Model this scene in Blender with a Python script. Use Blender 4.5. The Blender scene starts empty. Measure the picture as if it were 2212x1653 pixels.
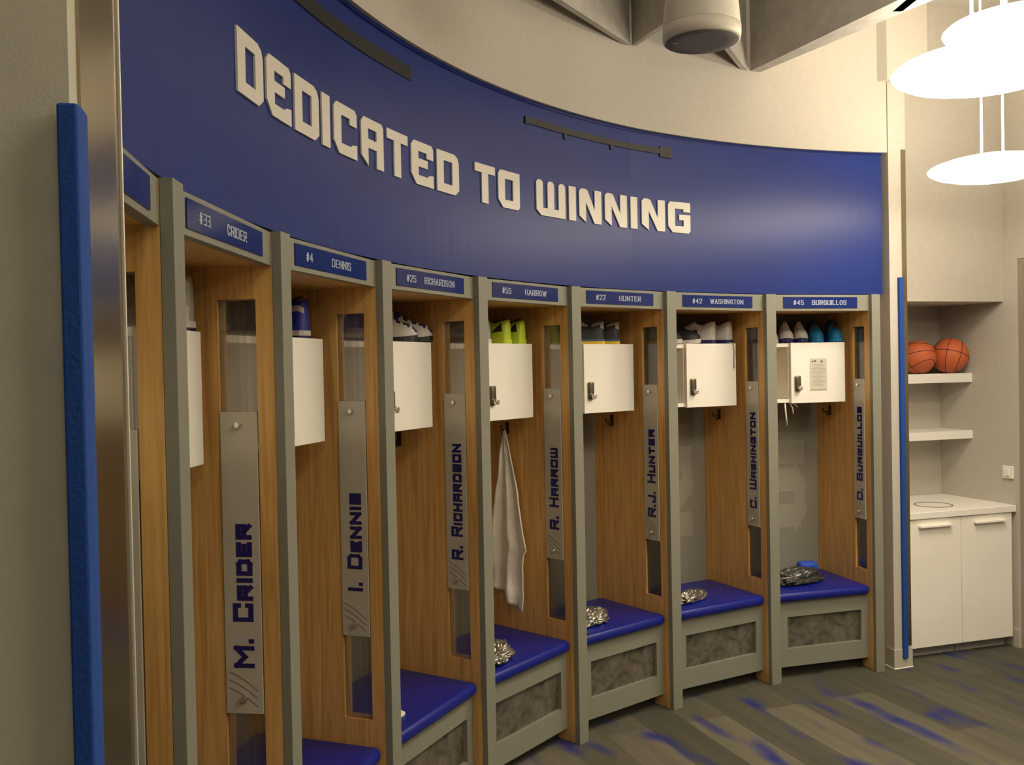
import bpy, bmesh, math, random
from mathutils import Vector, Matrix, noise
from mathutils.geometry import tessellate_polygon
random.seed(7)
PI = math.pi
C = bpy.context.scene.collection
S = bpy.context.scene

# ---------------------------------------------------------------- camera
F_PX, PITCH, ROLL, CAM_H = 2030.54, 0.01599, 0.019788, 1.6522
cp, sp, cr, sr = math.cos(PITCH), math.sin(PITCH), math.cos(ROLL), math.sin(ROLL)
X0, U0, FW = Vector((1, 0, 0)), Vector((0, sp, cp)), Vector((0, cp, -sp))
RT, UP = X0*cr - U0*sr, X0*sr + U0*cr
cam_d = bpy.data.cameras.new('camera')
cam = bpy.data.objects.new('camera', cam_d); C.objects.link(cam)
m = Matrix.Identity(4)
for i in range(3):
    m[i][0], m[i][1], m[i][2] = RT[i], UP[i], -FW[i]
m[2][3] = CAM_H
cam.matrix_world = m
cam_d.sensor_fit = 'HORIZONTAL'; cam_d.sensor_width = 36.0
cam_d.lens = F_PX/2212*36.0
cam_d.clip_start = 0.02
S.camera = cam

# ---------------------------------------------------------------- world, exposure
w = bpy.data.worlds.new('world'); S.world = w; w.use_nodes = True
bg = w.node_tree.nodes['Background']
bg.inputs[0].default_value = (1.0, 0.88, 0.70, 1); bg.inputs[1].default_value = 0.05
vs = S.view_settings
vs.view_transform = 'Standard'; vs.look = 'None'; vs.gamma = 1.0; vs.use_curve_mapping = False
vs.exposure = -0.35
LAMP_WARM = (1.0, 0.875, 0.69)
PENDANT_STRENGTH = 31.0
FILL_STRENGTH = 14.5

# ---------------------------------------------------------------- materials
def mat(name, col, rough=0.5, metal=0.0, spec=0.5, noise_amt=0.0, noise_scale=40.0, stretch=(1, 1, 1),
        bump=0.0, bump_scale=200.0, emit=0.0, emit_col=None, coat=0.0, alpha=1.0, col2=None):
    M = bpy.data.materials.new(name); M.use_nodes = True
    nt = M.node_tree; b = nt.nodes['Principled BSDF']
    b.inputs['Base Color'].default_value = (*col, 1)
    b.inputs['Roughness'].default_value = rough
    b.inputs['Metallic'].default_value = metal
    b.inputs['Specular IOR Level'].default_value = spec
    b.inputs['Coat Weight'].default_value = coat
    b.inputs['Coat Roughness'].default_value = 0.12
    b.inputs['Alpha'].default_value = alpha
    tc = nt.nodes.new('ShaderNodeTexCoord')
    if noise_amt > 0 or col2:
        mp = nt.nodes.new('ShaderNodeMapping'); mp.inputs['Scale'].default_value = stretch
        nz = nt.nodes.new('ShaderNodeTexNoise'); nz.inputs['Scale'].default_value = noise_scale
        nz.inputs['Detail'].default_value = 5
        rp = nt.nodes.new('ShaderNodeValToRGB')
        if col2:
            rp.color_ramp.elements[0].color = (*col2, 1); rp.color_ramp.elements[1].color = (*col, 1)
        else:
            rp.color_ramp.elements[0].color = (*[c*(1-noise_amt) for c in col], 1)
            rp.color_ramp.elements[1].color = (*[min(1, c*(1+noise_amt)) for c in col], 1)
        rp.color_ramp.elements[0].position = 0.3; rp.color_ramp.elements[1].position = 0.7
        nt.links.new(tc.outputs['Object'], mp.inputs[0]); nt.links.new(mp.outputs[0], nz.inputs['Vector'])
        nt.links.new(nz.outputs['Fac'], rp.inputs[0]); nt.links.new(rp.outputs[0], b.inputs['Base Color'])
    if bump > 0:
        n2 = nt.nodes.new('ShaderNodeTexNoise'); n2.inputs['Scale'].default_value = bump_scale
        bp = nt.nodes.new('ShaderNodeBump'); bp.inputs['Strength'].default_value = bump
        bp.inputs['Distance'].default_value = 0.002
        nt.links.new(tc.outputs['Object'], n2.inputs['Vector'])
        nt.links.new(n2.outputs['Fac'], bp.inputs['Height']); nt.links.new(bp.outputs[0], b.inputs['Normal'])
    if emit > 0:
        b.inputs['Emission Color'].default_value = (*(emit_col or col), 1)
        b.inputs['Emission Strength'].default_value = emit
    return M

def wood_mat(name, dark, light):
    M = bpy.data.materials.new(name); M.use_nodes = True
    nt = M.node_tree; b = nt.nodes['Principled BSDF']; N = nt.nodes.new; L = nt.links.new
    b.inputs['Roughness'].default_value = 0.42
    tc = N('ShaderNodeTexCoord')
    mp = N('ShaderNodeMapping'); mp.inputs['Scale'].default_value = (22, 22, 1.1)
    nz = N('ShaderNodeTexNoise'); nz.inputs['Scale'].default_value = 2.2; nz.inputs['Detail'].default_value = 8
    nz.inputs['Distortion'].default_value = 0.8
    mp2 = N('ShaderNodeMapping'); mp2.inputs['Scale'].default_value = (260, 260, 7)
    n2 = N('ShaderNodeTexNoise'); n2.inputs['Scale'].default_value = 1.0; n2.inputs['Detail'].default_value = 2
    mx = N('ShaderNodeMath'); mx.operation = 'MULTIPLY_ADD'; mx.inputs[1].default_value = 0.35
    rp = N('ShaderNodeValToRGB')
    rp.color_ramp.elements[0].color = (*dark, 1); rp.color_ramp.elements[1].color = (*light, 1)
    rp.color_ramp.elements[0].position = 0.42; rp.color_ramp.elements[1].position = 0.86
    L(tc.outputs['Object'], mp.inputs[0]); L(mp.outputs[0], nz.inputs['Vector'])
    L(tc.outputs['Object'], mp2.inputs[0]); L(mp2.outputs[0], n2.inputs['Vector'])
    L(n2.outputs['Fac'], mx.inputs[0]); L(nz.outputs['Fac'], mx.inputs[2])
    L(mx.outputs[0], rp.inputs[0]); L(rp.outputs[0], b.inputs['Base Color'])
    return M

def glass_mat(name, tint, gloss=0.12, rough=0.03, haze=0.28):
    M = bpy.data.materials.new(name); M.use_nodes = True
    nt = M.node_tree; nt.nodes.clear(); N = nt.nodes.new; L = nt.links.new
    out = N('ShaderNodeOutputMaterial'); tr = N('ShaderNodeBsdfTransparent'); gl = N('ShaderNodeBsdfGlossy')
    tr.inputs[0].default_value = (*tint, 1); gl.inputs['Roughness'].default_value = rough
    fr = N('ShaderNodeFresnel'); fr.inputs['IOR'].default_value = 1.5
    ad = N('ShaderNodeMath'); ad.operation = 'ADD'; ad.inputs[1].default_value = gloss; ad.use_clamp = True
    mx = N('ShaderNodeMixShader')
    df = N('ShaderNodeBsdfDiffuse'); df.inputs[0].default_value = (0.22, 0.19, 0.145, 1)
    tc = N('ShaderNodeTexCoord'); mp = N('ShaderNodeMapping'); mp.inputs['Scale'].default_value = (60, 60, .6)  # vertical streaks painted into the haze in place of reflections
    nz = N('ShaderNodeTexNoise'); nz.inputs['Scale'].default_value = 1.0; L(tc.outputs['Object'], mp.inputs[0]); L(mp.outputs[0], nz.inputs['Vector'])
    hz = N('ShaderNodeMapRange'); hz.inputs[1].default_value = .35; hz.inputs[2].default_value = .7; hz.inputs[3].default_value = haze*.6; hz.inputs[4].default_value = min(1, haze*1.5)
    L(nz.outputs['Fac'], hz.inputs[0])
    m0 = N('ShaderNodeMixShader'); L(hz.outputs[0], m0.inputs[0]); L(tr.outputs[0], m0.inputs[1]); L(df.outputs[0], m0.inputs[2])
    L(fr.outputs[0], ad.inputs[0]); L(ad.outputs[0], mx.inputs[0]); L(m0.outputs[0], mx.inputs[1])
    L(gl.outputs[0], mx.inputs[2]); L(mx.outputs[0], out.inputs[0])
    return M

def carpet_mat():
    M = bpy.data.materials.new('carpet'); M.use_nodes = True
    nt = M.node_tree; b = nt.nodes['Principled BSDF']; N = nt.nodes.new; L = nt.links.new
    b.inputs['Roughness'].default_value = 0.95; b.inputs['Specular IOR Level'].default_value = 0.1
    tc = N('ShaderNodeTexCoord')
    mp = N('ShaderNodeMapping'); mp.vector_type = 'POINT'
    mp.inputs['Rotation'].default_value = (0, 0, math.radians(70.2)); mp.inputs['Location'].default_value = (0.35, 0.06, 0)
    L(tc.outputs['Object'], mp.inputs[0])
    br = N('ShaderNodeTexBrick'); br.offset = 0.37; br.offset_frequency = 2
    br.inputs['Scale'].default_value = 1.0; br.inputs['Brick Width'].default_value = 0.86
    br.inputs['Row Height'].default_value = 0.205; br.inputs['Mortar Size'].default_value = 0.0
    br.inputs['Bias'].default_value = 0.0
    br.inputs['Color1'].default_value = (0, 0, 0, 1); br.inputs['Color2'].default_value = (1, 1, 1, 1)
    L(mp.outputs[0], br.inputs['Vector'])
    # per plank tone
    rp = N('ShaderNodeValToRGB'); e = rp.color_ramp.elements
    e[0].color = (0.075, 0.072, 0.054, 1); e[0].position = 0.0
    e[1].color = (0.185, 0.165, 0.118, 1); e[1].position = 1.0
    k = e.new(0.45); k.color = (0.088, 0.084, 0.062, 1)
    k = e.new(0.78); k.color = (0.108, 0.101, 0.073, 1)
    L(br.outputs['Color'], rp.inputs[0])
    # streaks along the plank
    m2 = N('ShaderNodeMapping'); m2.inputs['Scale'].default_value = (1.3, 16, 1); L(mp.outputs[0], m2.inputs[0])
    n1 = N('ShaderNodeTexNoise'); n1.inputs['Scale'].default_value = 1.0; n1.inputs['Detail'].default_value = 4
    L(m2.outputs[0], n1.inputs['Vector'])
    r1 = N('ShaderNodeValToRGB'); r1.color_ramp.elements[0].color = (0.86, 0.87, 0.90, 1); r1.color_ramp.elements[1].color = (1.14, 1.12, 1.08, 1)
    r1.color_ramp.elements[0].position = 0.3; r1.color_ramp.elements[1].position = 0.7
    L(n1.outputs['Fac'], r1.inputs[0])
    mu = N('ShaderNodeMixRGB'); mu.blend_type = 'MULTIPLY'; mu.inputs[0].default_value = 1
    L(rp.outputs[0], mu.inputs[1]); L(r1.outputs[0], mu.inputs[2])
    # woven-in blue patches
    m3 = N('ShaderNodeMapping'); m3.inputs['Scale'].default_value = (2.2, 5.2, 1); m3.inputs['Location'].default_value = (3.1, 1.7, 0)
    L(mp.outputs[0], m3.inputs[0])
    n3 = N('ShaderNodeTexNoise'); n3.inputs['Scale'].default_value = 1.25; n3.inputs['Detail'].default_value = 1.2
    L(m3.outputs[0], n3.inputs['Vector'])
    r3 = N('ShaderNodeValToRGB'); r3.color_ramp.elements[0].position = 0.555; r3.color_ramp.elements[1].position = 0.76
    L(n3.outputs['Fac'], r3.inputs[0])
    mb = N('ShaderNodeMixRGB'); mb.inputs[2].default_value = (0.020, 0.026, 0.17, 1)
    L(r3.outputs[0], mb.inputs[0]); L(mu.outputs[0], mb.inputs[1])
    n4 = N('ShaderNodeTexNoise'); n4.inputs['Scale'].default_value = 260; L(tc.outputs['Object'], n4.inputs['Vector'])
    r4 = N('ShaderNodeValToRGB'); r4.color_ramp.elements[0].color = (0.7, 0.7, 0.7, 1); r4.color_ramp.elements[1].color = (1.25, 1.25, 1.25, 1)
    L(n4.outputs['Fac'], r4.inputs[0])
    mf = N('ShaderNodeMixRGB'); mf.blend_type = 'MULTIPLY'; mf.inputs[0].default_value = 0.7
    L(mb.outputs[0], mf.inputs[1]); L(r4.outputs[0], mf.inputs[2])
    L(mf.outputs[0], b.inputs['Base Color'])
    bp = N('ShaderNodeBump'); bp.inputs['Strength'].default_value = 0.35; bp.inputs['Distance'].default_value = 0.003
    L(n4.outputs['Fac'], bp.inputs['Height']); L(bp.outputs[0], b.inputs['Normal'])
    return M

def grille_mat():
    # frosted metallic mesh behind the opening of each bench
    M = bpy.data.materials.new('mesh_panel'); M.use_nodes = True
    nt = M.node_tree; b = nt.nodes['Principled BSDF']; N = nt.nodes.new; L = nt.links.new
    b.inputs['Metallic'].default_value = 0.35; b.inputs['Roughness'].default_value = 0.38
    tc = N('ShaderNodeTexCoord')
    vo = N('ShaderNodeTexVoronoi'); vo.inputs['Scale'].default_value = 9
    nz = N('ShaderNodeTexNoise'); nz.inputs['Scale'].default_value = 11; nz.inputs['Detail'].default_value = 6; nz.inputs['Distortion'].default_value = 1.5
    ad = N('ShaderNodeMath'); ad.operation = 'MULTIPLY_ADD'; ad.inputs[1].default_value = 0.35
    rp = N('ShaderNodeValToRGB')
    rp.color_ramp.elements[0].color = (0.07, 0.063, 0.045, 1); rp.color_ramp.elements[1].color = (0.26, 0.235, 0.18, 1)
    rp.color_ramp.elements[0].position = 0.45; rp.color_ramp.elements[1].position = 0.95
    L(tc.outputs['Object'], vo.inputs['Vector']); L(tc.outputs['Object'], nz.inputs['Vector'])
    L(vo.outputs['Distance'], ad.inputs[0]); L(nz.outputs['Fac'], ad.inputs[2]); L(ad.outputs[0], rp.inputs[0])
    L(rp.outputs[0], b.inputs['Base Color'])
    return M

M = {}
M['grey'] = mat('grey_laminate', (0.235, 0.232, 0.182), 0.5, noise_amt=0.04, noise_scale=60)
M['grey_in'] = mat('grey_back_panel', (0.25, 0.245, 0.195), 0.55, noise_amt=0.03)
M['number'] = mat('pale_number_film', (0.31, 0.305, 0.245), 0.5)
M['wood'] = wood_mat('oak_veneer', (0.50, 0.26, 0.07), (0.80, 0.48, 0.155))
M['white'] = mat('white_laminate', (0.88, 0.85, 0.76), 0.35, noise_amt=0.02, noise_scale=8)
M['shelfw'] = mat('white_shelf', (0.85, 0.82, 0.76), 0.4, noise_amt=0.01)
M['wall'] = mat('cream_paint', (0.50, 0.465, 0.40), 0.8, noise_amt=0.03, noise_scale=30, bump=0.15, bump_scale=300)
M['wallL'] = mat('beige_paint', (0.47, 0.45, 0.35), 0.75, noise_amt=0.04, noise_scale=25, bump=0.15, bump_scale=300)
M['concrete'] = mat('concrete', (0.38, 0.355, 0.31), 0.85, noise_amt=0.10, noise_scale=14, bump=0.4, bump_scale=120)
M['blue'] = mat('blue_gloss_film', (0.007, 0.024, 0.18), 0.34, spec=0.32, noise_amt=0.05, noise_scale=5)
M['letter'] = mat('silver_white_letter', (0.72, 0.68, 0.60), 0.35)
M['dark'] = mat('black_slot', (0.006, 0.006, 0.006), 0.7, noise_amt=0.1)
M['brown'] = mat('dark_anodised', (0.03, 0.024, 0.024), 0.6, noise_amt=0.1)
M['seat'] = mat('blue_vinyl', (0.005, 0.013, 0.23), 0.33, spec=0.45, noise_amt=0.06, noise_scale=30, bump=0.2, bump_scale=500)
M['plate'] = mat('blue_engraved_plastic', (0.004, 0.018, 0.14), 0.14, spec=0.4, noise_amt=0.03)
M['engrave'] = mat('engraved_white', (0.42, 0.46, 0.55), 0.3, noise_amt=0.02)
M['sign'] = mat('frosted_acrylic', (0.52, 0.485, 0.39), 0.28, spec=0.5, noise_amt=0.05, noise_scale=12)
M['navy'] = mat('navy_lettering', (0.010, 0.008, 0.13), 0.4, noise_amt=0.05)
M['etch'] = mat('etched_line', (0.15, 0.135, 0.09), 0.5)
M['chrome'] = mat('brushed_nickel', (0.75, 0.72, 0.66), 0.2, metal=1.0, noise_amt=0.03)
M['steel'] = mat('stainless_plate', (0.40, 0.35, 0.25), 0.18, metal=1.0, noise_amt=0.05, noise_scale=6, stretch=(1, 1, 0.3))
M['bead'] = mat('polished_bead', (0.92, 0.88, 0.78), 0.25, metal=0.6)
M['bluefoam'] = mat('blue_foam', (0.004, 0.055, 0.29), 0.8, noise_amt=0.1, noise_scale=90, bump=0.4)
M['glass'] = glass_mat('clear_pane', (0.80, 0.78, 0.74), 0.10, 0.12)
M['mesh'] = grille_mat()
M['carpet'] = carpet_mat()
M['kick'] = mat('dark_kick', (0.03, 0.026, 0.018), 0.7, noise_amt=0.1)
M['hook'] = mat('black_hook', (0.06, 0.035, 0.02), 0.5, metal=0.4)
M['lamp'] = mat('opal_glass', (0.9, 0.88, 0.8), 0.3, emit=PENDANT_STRENGTH, emit_col=LAMP_WARM)
M['panel'] = mat('fill_diffuser', (0.9, 0.88, 0.8), 0.4, emit=FILL_STRENGTH, emit_col=LAMP_WARM)
M['rod'] = mat('white_rod', (0.85, 0.82, 0.75), 0.4, noise_amt=0.01)
M['speaker'] = mat('white_speaker', (0.62, 0.58, 0.48), 0.45, noise_amt=0.02)
M['grill'] = mat('speaker_grille', (0.17, 0.155, 0.145), 0.6, noise_amt=0.15, noise_scale=120, bump=0.5, bump_scale=900)
M['ball'] = mat('orange_leather', (0.56, 0.125, 0.038), 0.6, noise_amt=0.12, noise_scale=120, bump=0.5, bump_scale=420)
M['black'] = mat('black_rubber', (0.012, 0.012, 0.012), 0.6, noise_amt=0.1)
M['towel'] = mat('white_terry', (0.88, 0.84, 0.74), 0.95, spec=0.1, noise_amt=0.04, noise_scale=80, bump=0.8, bump_scale=350)
M['foil'] = mat('silver_fabric', (0.36, 0.345, 0.30), 0.33, metal=0.85, noise_amt=0.45, noise_scale=30)
M['blackcloth'] = mat('black_shiny_cloth', (0.045, 0.044, 0.04), 0.35, noise_amt=0.3, noise_scale=30)
M['bluecloth'] = mat('royal_blue_cloth', (0.02, 0.085, 0.55), 0.7, noise_amt=0.15)
M['paper'] = mat('paper', (0.62, 0.58, 0.47), 0.7, noise_amt=0.03)
M['ink'] = mat('grey_ink', (0.33, 0.31, 0.26), 0.7)
M['ink2'] = mat('dark_ink', (0.06, 0.06, 0.055), 0.7)
M['doorbrown'] = mat('door_leaf', (0.32, 0.26, 0.21), 0.5, noise_amt=0.05)  # brown of the door frame and leaf themselves
M['mesh_bag'] = mat('black_mesh', (0.03, 0.03, 0.028), 0.8, noise_amt=0.3, noise_scale=200)
M['lockmetal'] = mat('lock_metal', (0.17, 0.15, 0.11), 0.32, metal=0.9, noise_amt=0.35, noise_scale=160)
def shoe_m(n, c, r=0.5): return mat(n, c, r, noise_amt=0.08, noise_scale=60)
M['s_white'] = shoe_m('shoe_white', (0.62, 0.59, 0.54)); M['s_black'] = shoe_m('shoe_black', (0.02, 0.02, 0.022))
M['s_blue'] = shoe_m('shoe_blue', (0.03, 0.04, 0.36)); M['s_navy'] = shoe_m('shoe_navy', (0.015, 0.015, 0.10))
M['s_lime'] = shoe_m('shoe_lime', (0.50, 0.62, 0.03)); M['s_yel'] = shoe_m('shoe_yellow', (0.75, 0.50, 0.03))
M['s_grey'] = shoe_m('shoe_grey', (0.40, 0.38, 0.34)); M['s_cyan'] = shoe_m('shoe_cyan', (0.006, 0.17, 0.40))
M['s_steel'] = shoe_m('shoe_steel_blue', (0.05, 0.10, 0.20)); M['s_brown'] = shoe_m('shoe_brown', (0.14, 0.10, 0.075))

# ---------------------------------------------------------------- mesh helpers
class MB:
    def __init__(s): s.v = []; s.f = []
    def quadbox(s, p):            # p: 8 points, bottom 4 ccw then top 4
        n = len(s.v); s.v += [tuple(q) for q in p]
        for a in ((0, 3, 2, 1), (4, 5, 6, 7), (0, 1, 5, 4), (1, 2, 6, 5), (2, 3, 7, 6), (3, 0, 4, 7)):
            s.f.append(tuple(n+i for i in a))
        return s
    def box(s, x0, x1, y0, y1, z0, z1):
        return s.quadbox([(x0, y0, z0), (x1, y0, z0), (x1, y1, z0), (x0, y1, z0), (x0, y0, z1), (x1, y0, z1), (x1, y1, z1), (x0, y1, z1)])
    def prism(s, pts, z0, z1):    # plan polygon extruded
        k = len(pts); n = len(s.v)
        s.v += [(x, y, z0) for x, y in pts] + [(x, y, z1) for x, y in pts]
        s.f.append(tuple(n+i for i in reversed(range(k)))); s.f.append(tuple(n+k+i for i in range(k)))
        for i in range(k):
            j = (i+1) % k; s.f.append((n+i, n+j, n+k+j, n+k+i))
        return s
    def cyl(s, a, b, r, seg=12, r2=None):
        a, b = Vector(a), Vector(b); d = (b-a).normalized()
        t = d.orthogonal().normalized(); u = d.cross(t); n = len(s.v); r2 = r if r2 is None else r2
        for c, rr in ((a, r), (b, r2)):
            for i in range(seg):
                g = 2*PI*i/seg; s.v.append(tuple(c + t*math.cos(g)*rr + u*math.sin(g)*rr))
        for i in range(seg):
            j = (i+1) % seg; s.f.append((n+i, n+j, n+seg+j, n+seg+i))
        s.f.append(tuple(n+i for i in reversed(range(seg)))); s.f.append(tuple(n+seg+i for i in range(seg)))
        return s
    def tube(s, pts, r, seg=8):
        pts = [Vector(p) for p in pts]; n = len(s.v); k = len(pts)
        for i, p in enumerate(pts):
            d = (pts[min(i+1, k-1)] - pts[max(i-1, 0)]).normalized()
            t = d.cross(Vector((0.13, 0.31, 0.94))).normalized(); u = d.cross(t)
            for j in range(seg):
                g = 2*PI*j/seg; s.v.append(tuple(p + t*math.cos(g)*r + u*math.sin(g)*r))
        for i in range(k-1):
            for j in range(seg):
                q = (j+1) % seg; s.f.append((n+i*seg+j, n+i*seg+q, n+(i+1)*seg+q, n+(i+1)*seg+j))
        s.f.append(tuple(n+i for i in reversed(range(seg)))); s.f.append(tuple(n+(k-1)*seg+i for i in range(seg)))
        return s
    def lathe(s, prof, c=(0, 0, 0), seg=48):
        n = len(s.v); k = len(prof)
        for r, z in prof:
            for i in range(seg):
                g = 2*PI*i/seg; s.v.append((c[0]+r*math.cos(g), c[1]+r*math.sin(g), c[2]+z))
        for a in range(k-1):
            for i in range(seg):
                j = (i+1) % seg; s.f.append((n+a*seg+i, n+a*seg+j, n+(a+1)*seg+j, n+(a+1)*seg+i))
        s.f.append(tuple(n+i for i in reversed(range(seg)))); s.f.append(tuple(n+(k-1)*seg+i for i in range(seg)))
        return s
    def build(s, name, m, parent=None, smooth=False, bevel=0, seg=2, fn=None):
        me = bpy.data.meshes.new(name)
        v = [fn(*p) for p in s.v] if fn else s.v
        me.from_pydata(v, [], s.f); me.update()
        b = bmesh.new(); b.from_mesh(me); bmesh.ops.recalc_face_normals(b, faces=b.faces); b.to_mesh(me); b.free()
        me.materials.append(m)
        if smooth:
            for p in me.polygons: p.use_smooth = True
        o = bpy.data.objects.new(name, me); C.objects.link(o)
        if parent: o.parent = parent
        if bevel:
            md = o.modifiers.new('bevel', 'BEVEL'); md.width = bevel; md.segments = seg; md.limit_method = 'ANGLE'; md.harden_normals = False
            if seg > 2:
                for p in me.polygons: p.use_smooth = True
        return o

def tag(o, label, cat, group=None):
    o['label'] = label; o['category'] = cat
    if group: o['group'] = group
    return o
def thing(name, label, cat, loc=(0, 0, 0), rz=0.0, group=None):
    o = bpy.data.objects.new(name, None); C.objects.link(o); o.empty_display_size = 0.1
    o.location = loc; o.rotation_euler = (0, 0, rz)
    return tag(o, label, cat, group)
def struct(o): o['kind'] = 'structure'; return o

# ---------------------------------------------------------------- stroke lettering
GL = {
 'M': (1.0, [[(0, 0), (0, 1), (.5, .45), (1, 1), (1, 0)]]),
 'C': (.8, [[(1, .8), (1, 1), (0, 1), (0, 0), (1, 0), (1, .2)]]),
 'R': (.8, [[(0, 0), (0, 1), (1, 1), (1, .48), (0, .48)], [(.5, .48), (1, 0)]]),
 'I': (0, [[(0, 0), (0, 1)]]),
 'D': (.85, [[(0, 0), (0, 1), (.8, 1), (1, .82), (1, .18), (.8, 0), (0, 0)]]),
 'E': (.75, [[(1, 1), (0, 1), (0, 0), (1, 0)], [(0, .5), (.85, .5)]]),
 'N': (.85, [[(0, 0), (0, 1), (1, 0), (1, 1)]]),
 'S': (.75, [[(1, .85), (1, 1), (0, 1), (0, .53), (1, .47), (1, 0), (0, 0), (0, .15)]]),
 'H': (.8, [[(0, 0), (0, 1)], [(1, 0), (1, 1)], [(0, .5), (1, .5)]]),
 'A': (.8, [[(0, 0), (0, 1), (1, 1), (1, 0)], [(0, .42), (1, .42)]]),
 'O': (.85, [[(0, 0), (0, 1), (1, 1), (1, 0), (0, 0)]]),
 'W': (1.1, [[(0, 1), (0, 0), (1, 0), (1, 1)], [(.5, 0), (.5, 1)]]),
 'J': (.6, [[(1, 1), (1, 0), (0, 0), (0, .25)]]),
 'U': (.8, [[(0, 1), (0, 0), (1, 0), (1, 1)]]),
 'T': (.8, [[(0, 1), (1, 1)], [(.5, 1), (.5, 0)]]),
 'G': (.85, [[(1, .8), (1, 1), (0, 1), (0, 0), (1, 0), (1, .5), (.55, .5)]]),
 'B': (.8, [[(0, 0), (0, 1), (.9, 1), (.9, .53), (0, .53)], [(.9, .53), (1, .45), (1, 0), (0, 0)]]),
 'L': (.7, [[(0, 1), (0, 0), (1, 0)]]),
 '.': (0, [[(0, 0), (0, .02)]]),
 '#': (.7, [[(.25, 0), (.4, 1)], [(.65, 0), (.8, 1)], [(0, .33), (1, .33)], [(0, .67), (1, .67)]]),
 '2': (.7, [[(0, .82), (0, 1), (1, 1), (1, .62), (0, 0), (1, 0)]]),
 '3': (.7, [[(0, 1), (1, 1), (1, 0), (0, 0)], [(.3, .5), (1, .5)]]),
 '4': (.75, [[(.75, 0), (.75, 1), (0, .3), (1, .3)]]),
 '5': (.7, [[(1, 1), (0, 1), (0, .56), (.85, .56), (1, .42), (1, .12), (.85, 0), (0, 0), (0, .15)]]),
}
GLS = dict(GL)   # engraved serif set: pointed A and W
GLS['A'] = (.85, [[(0, 0), (.5, 1), (1, 0)], [(.2, .38), (.8, .38)]])
GLS['W'] = (1.15, [[(0, 1), (.25, 0), (.5, .9), (.75, 0), (1, 1)]])
GLS['O'] = (.8, [[(.3, 0), (0, .3), (0, .7), (.3, 1), (.7, 1), (1, .7), (1, .3), (.7, 0), (.3, 0)]])
GLS['C'] = (.75, [[(1, .75), (.7, 1), (.3, 1), (0, .7), (0, .3), (.3, 0), (.7, 0), (1, .25)]])
GLS['G'] = (.8, [[(1, .75), (.7, 1), (.3, 1), (0, .7), (0, .3), (.3, 0), (.8, 0), (1, .15), (1, .45), (.6, .45)]])
def text_quads(txt, stroke, gap=0.55, small=1.0, serif=False):
    """2-D boxes (corner quads) for a line of lettering, cap height 1; returns quads and total width"""
    G = GLS if serif else GL
    out = []; x = 0.0; first = True
    for ch in txt:
        if ch == ' ': x += 0.75; first = True; continue
        wd, pl = G[ch]
        h = 1.0 if (first or ch in '.#0123456789') else small
        wd *= h*(0.62 if serif else 1.0)
        for line in pl:
            pts = [(x+stroke/2+a*wd, stroke/2+b*(h-stroke)) for a, b in line]
            for (ax, ay), (bx, by) in zip(pts, pts[1:]):
                dx, dy = bx-ax, by-ay; L = math.hypot(dx, dy) or 1
                dx, dy = dx/L*stroke/2, dy/L*stroke/2
                if ch == '.': dx, dy = 0, stroke/2
                k = 0.75 if serif and abs(dy) < abs(dx) else 1.0
                a0 = (ax-dx+dy*k, ay-dy-dx*k); a1 = (bx+dx+dy*k, by+dy-dx*k); a2 = (bx+dx-dy*k, by+dy+dx*k); a3 = (ax-dx-dy*k, ay-dy+dx*k)
                out.append((a0, a1, a2, a3))
            if serif and ch not in '#23459':
                for (px, py), (qx, qy) in ((pts[0], pts[1]), (pts[-1], pts[-2])):
                    if abs(py-qy) > abs(px-qx)*1.2 and (py < .2 or py > .8*h):
                        s = stroke*.9
                        out.append(((px-s, py-stroke*.3), (px+s, py-stroke*.3), (px+s, py+stroke*.3), (px-s, py+stroke*.3)))
        x += wd + stroke + gap*stroke*(0.8 if ch != '.' else 1.2)
        if ch == '.': first = True
        elif ch not in '#': first = False
    return out, x
def text_mb(quads, mp, d0, d1):
    """mp(u, v, d) -> 3-D point; d is depth"""
    b = MB()
    for k, q in enumerate(quads):      # overlapping strokes sit a hair apart
        e = d1 + 2.5e-5*(k % 14)
        b.quadbox([mp(u, v, d0+2.5e-6*(k % 14)) for u, v in q] + [mp(u, v, e) for u, v in q])
    return b

# ---------------------------------------------------------------- plan of the curved bay
CC = Vector((2.69, 1.84))
PP = [(-.496, 1.024), (-.592, 1.666), (-.563, 2.323), (-.401, 2.967), (-.119, 3.557), (.266, 4.07), (.742, 4.46), (1.30, 4.78), (1.90, 4.95)]
PP = [Vector(p) for p in PP]
def rb(a):      # face radius of the blue band at angle a (degrees)
    if a >= 130: return 3.31
    return 3.31 - 0.06*(130-a)/27.0
def pol(a, r): g = math.radians(a); return (CC.x + r*math.cos(g), CC.y + r*math.sin(g))

def curved(name, a0, a1, z0, z1, d0, d1, m, parent=None, step=1.0, smooth=True):
    """solid following the arc; d0/d1 are radial offsets from the band face"""
    n = max(1, int(abs(a1-a0)/step)); b = MB()
    for i in range(n+1):
        a = a0+(a1-a0)*i/n; r = rb(a)
        for rr, z in ((r+d0, z0), (r+d0, z1), (r+d1, z1), (r+d1, z0)):
            x, y = pol(a, rr); b.v.append((x, y, z))
    for i in range(n):
        for j in range(4):
            k = (j+1) % 4; b.f.append((4*i+j, 4*i+k, 4*i+4+k, 4*i+4+j))
    b.f.append((0, 1, 2, 3)); b.f.append(tuple(4*n+j for j in (3, 2, 1, 0)))
    return b.build(name, m, parent)

BAND_Z0, BAND_Z1, CEIL = 2.003, 2.750, 3.62
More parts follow.
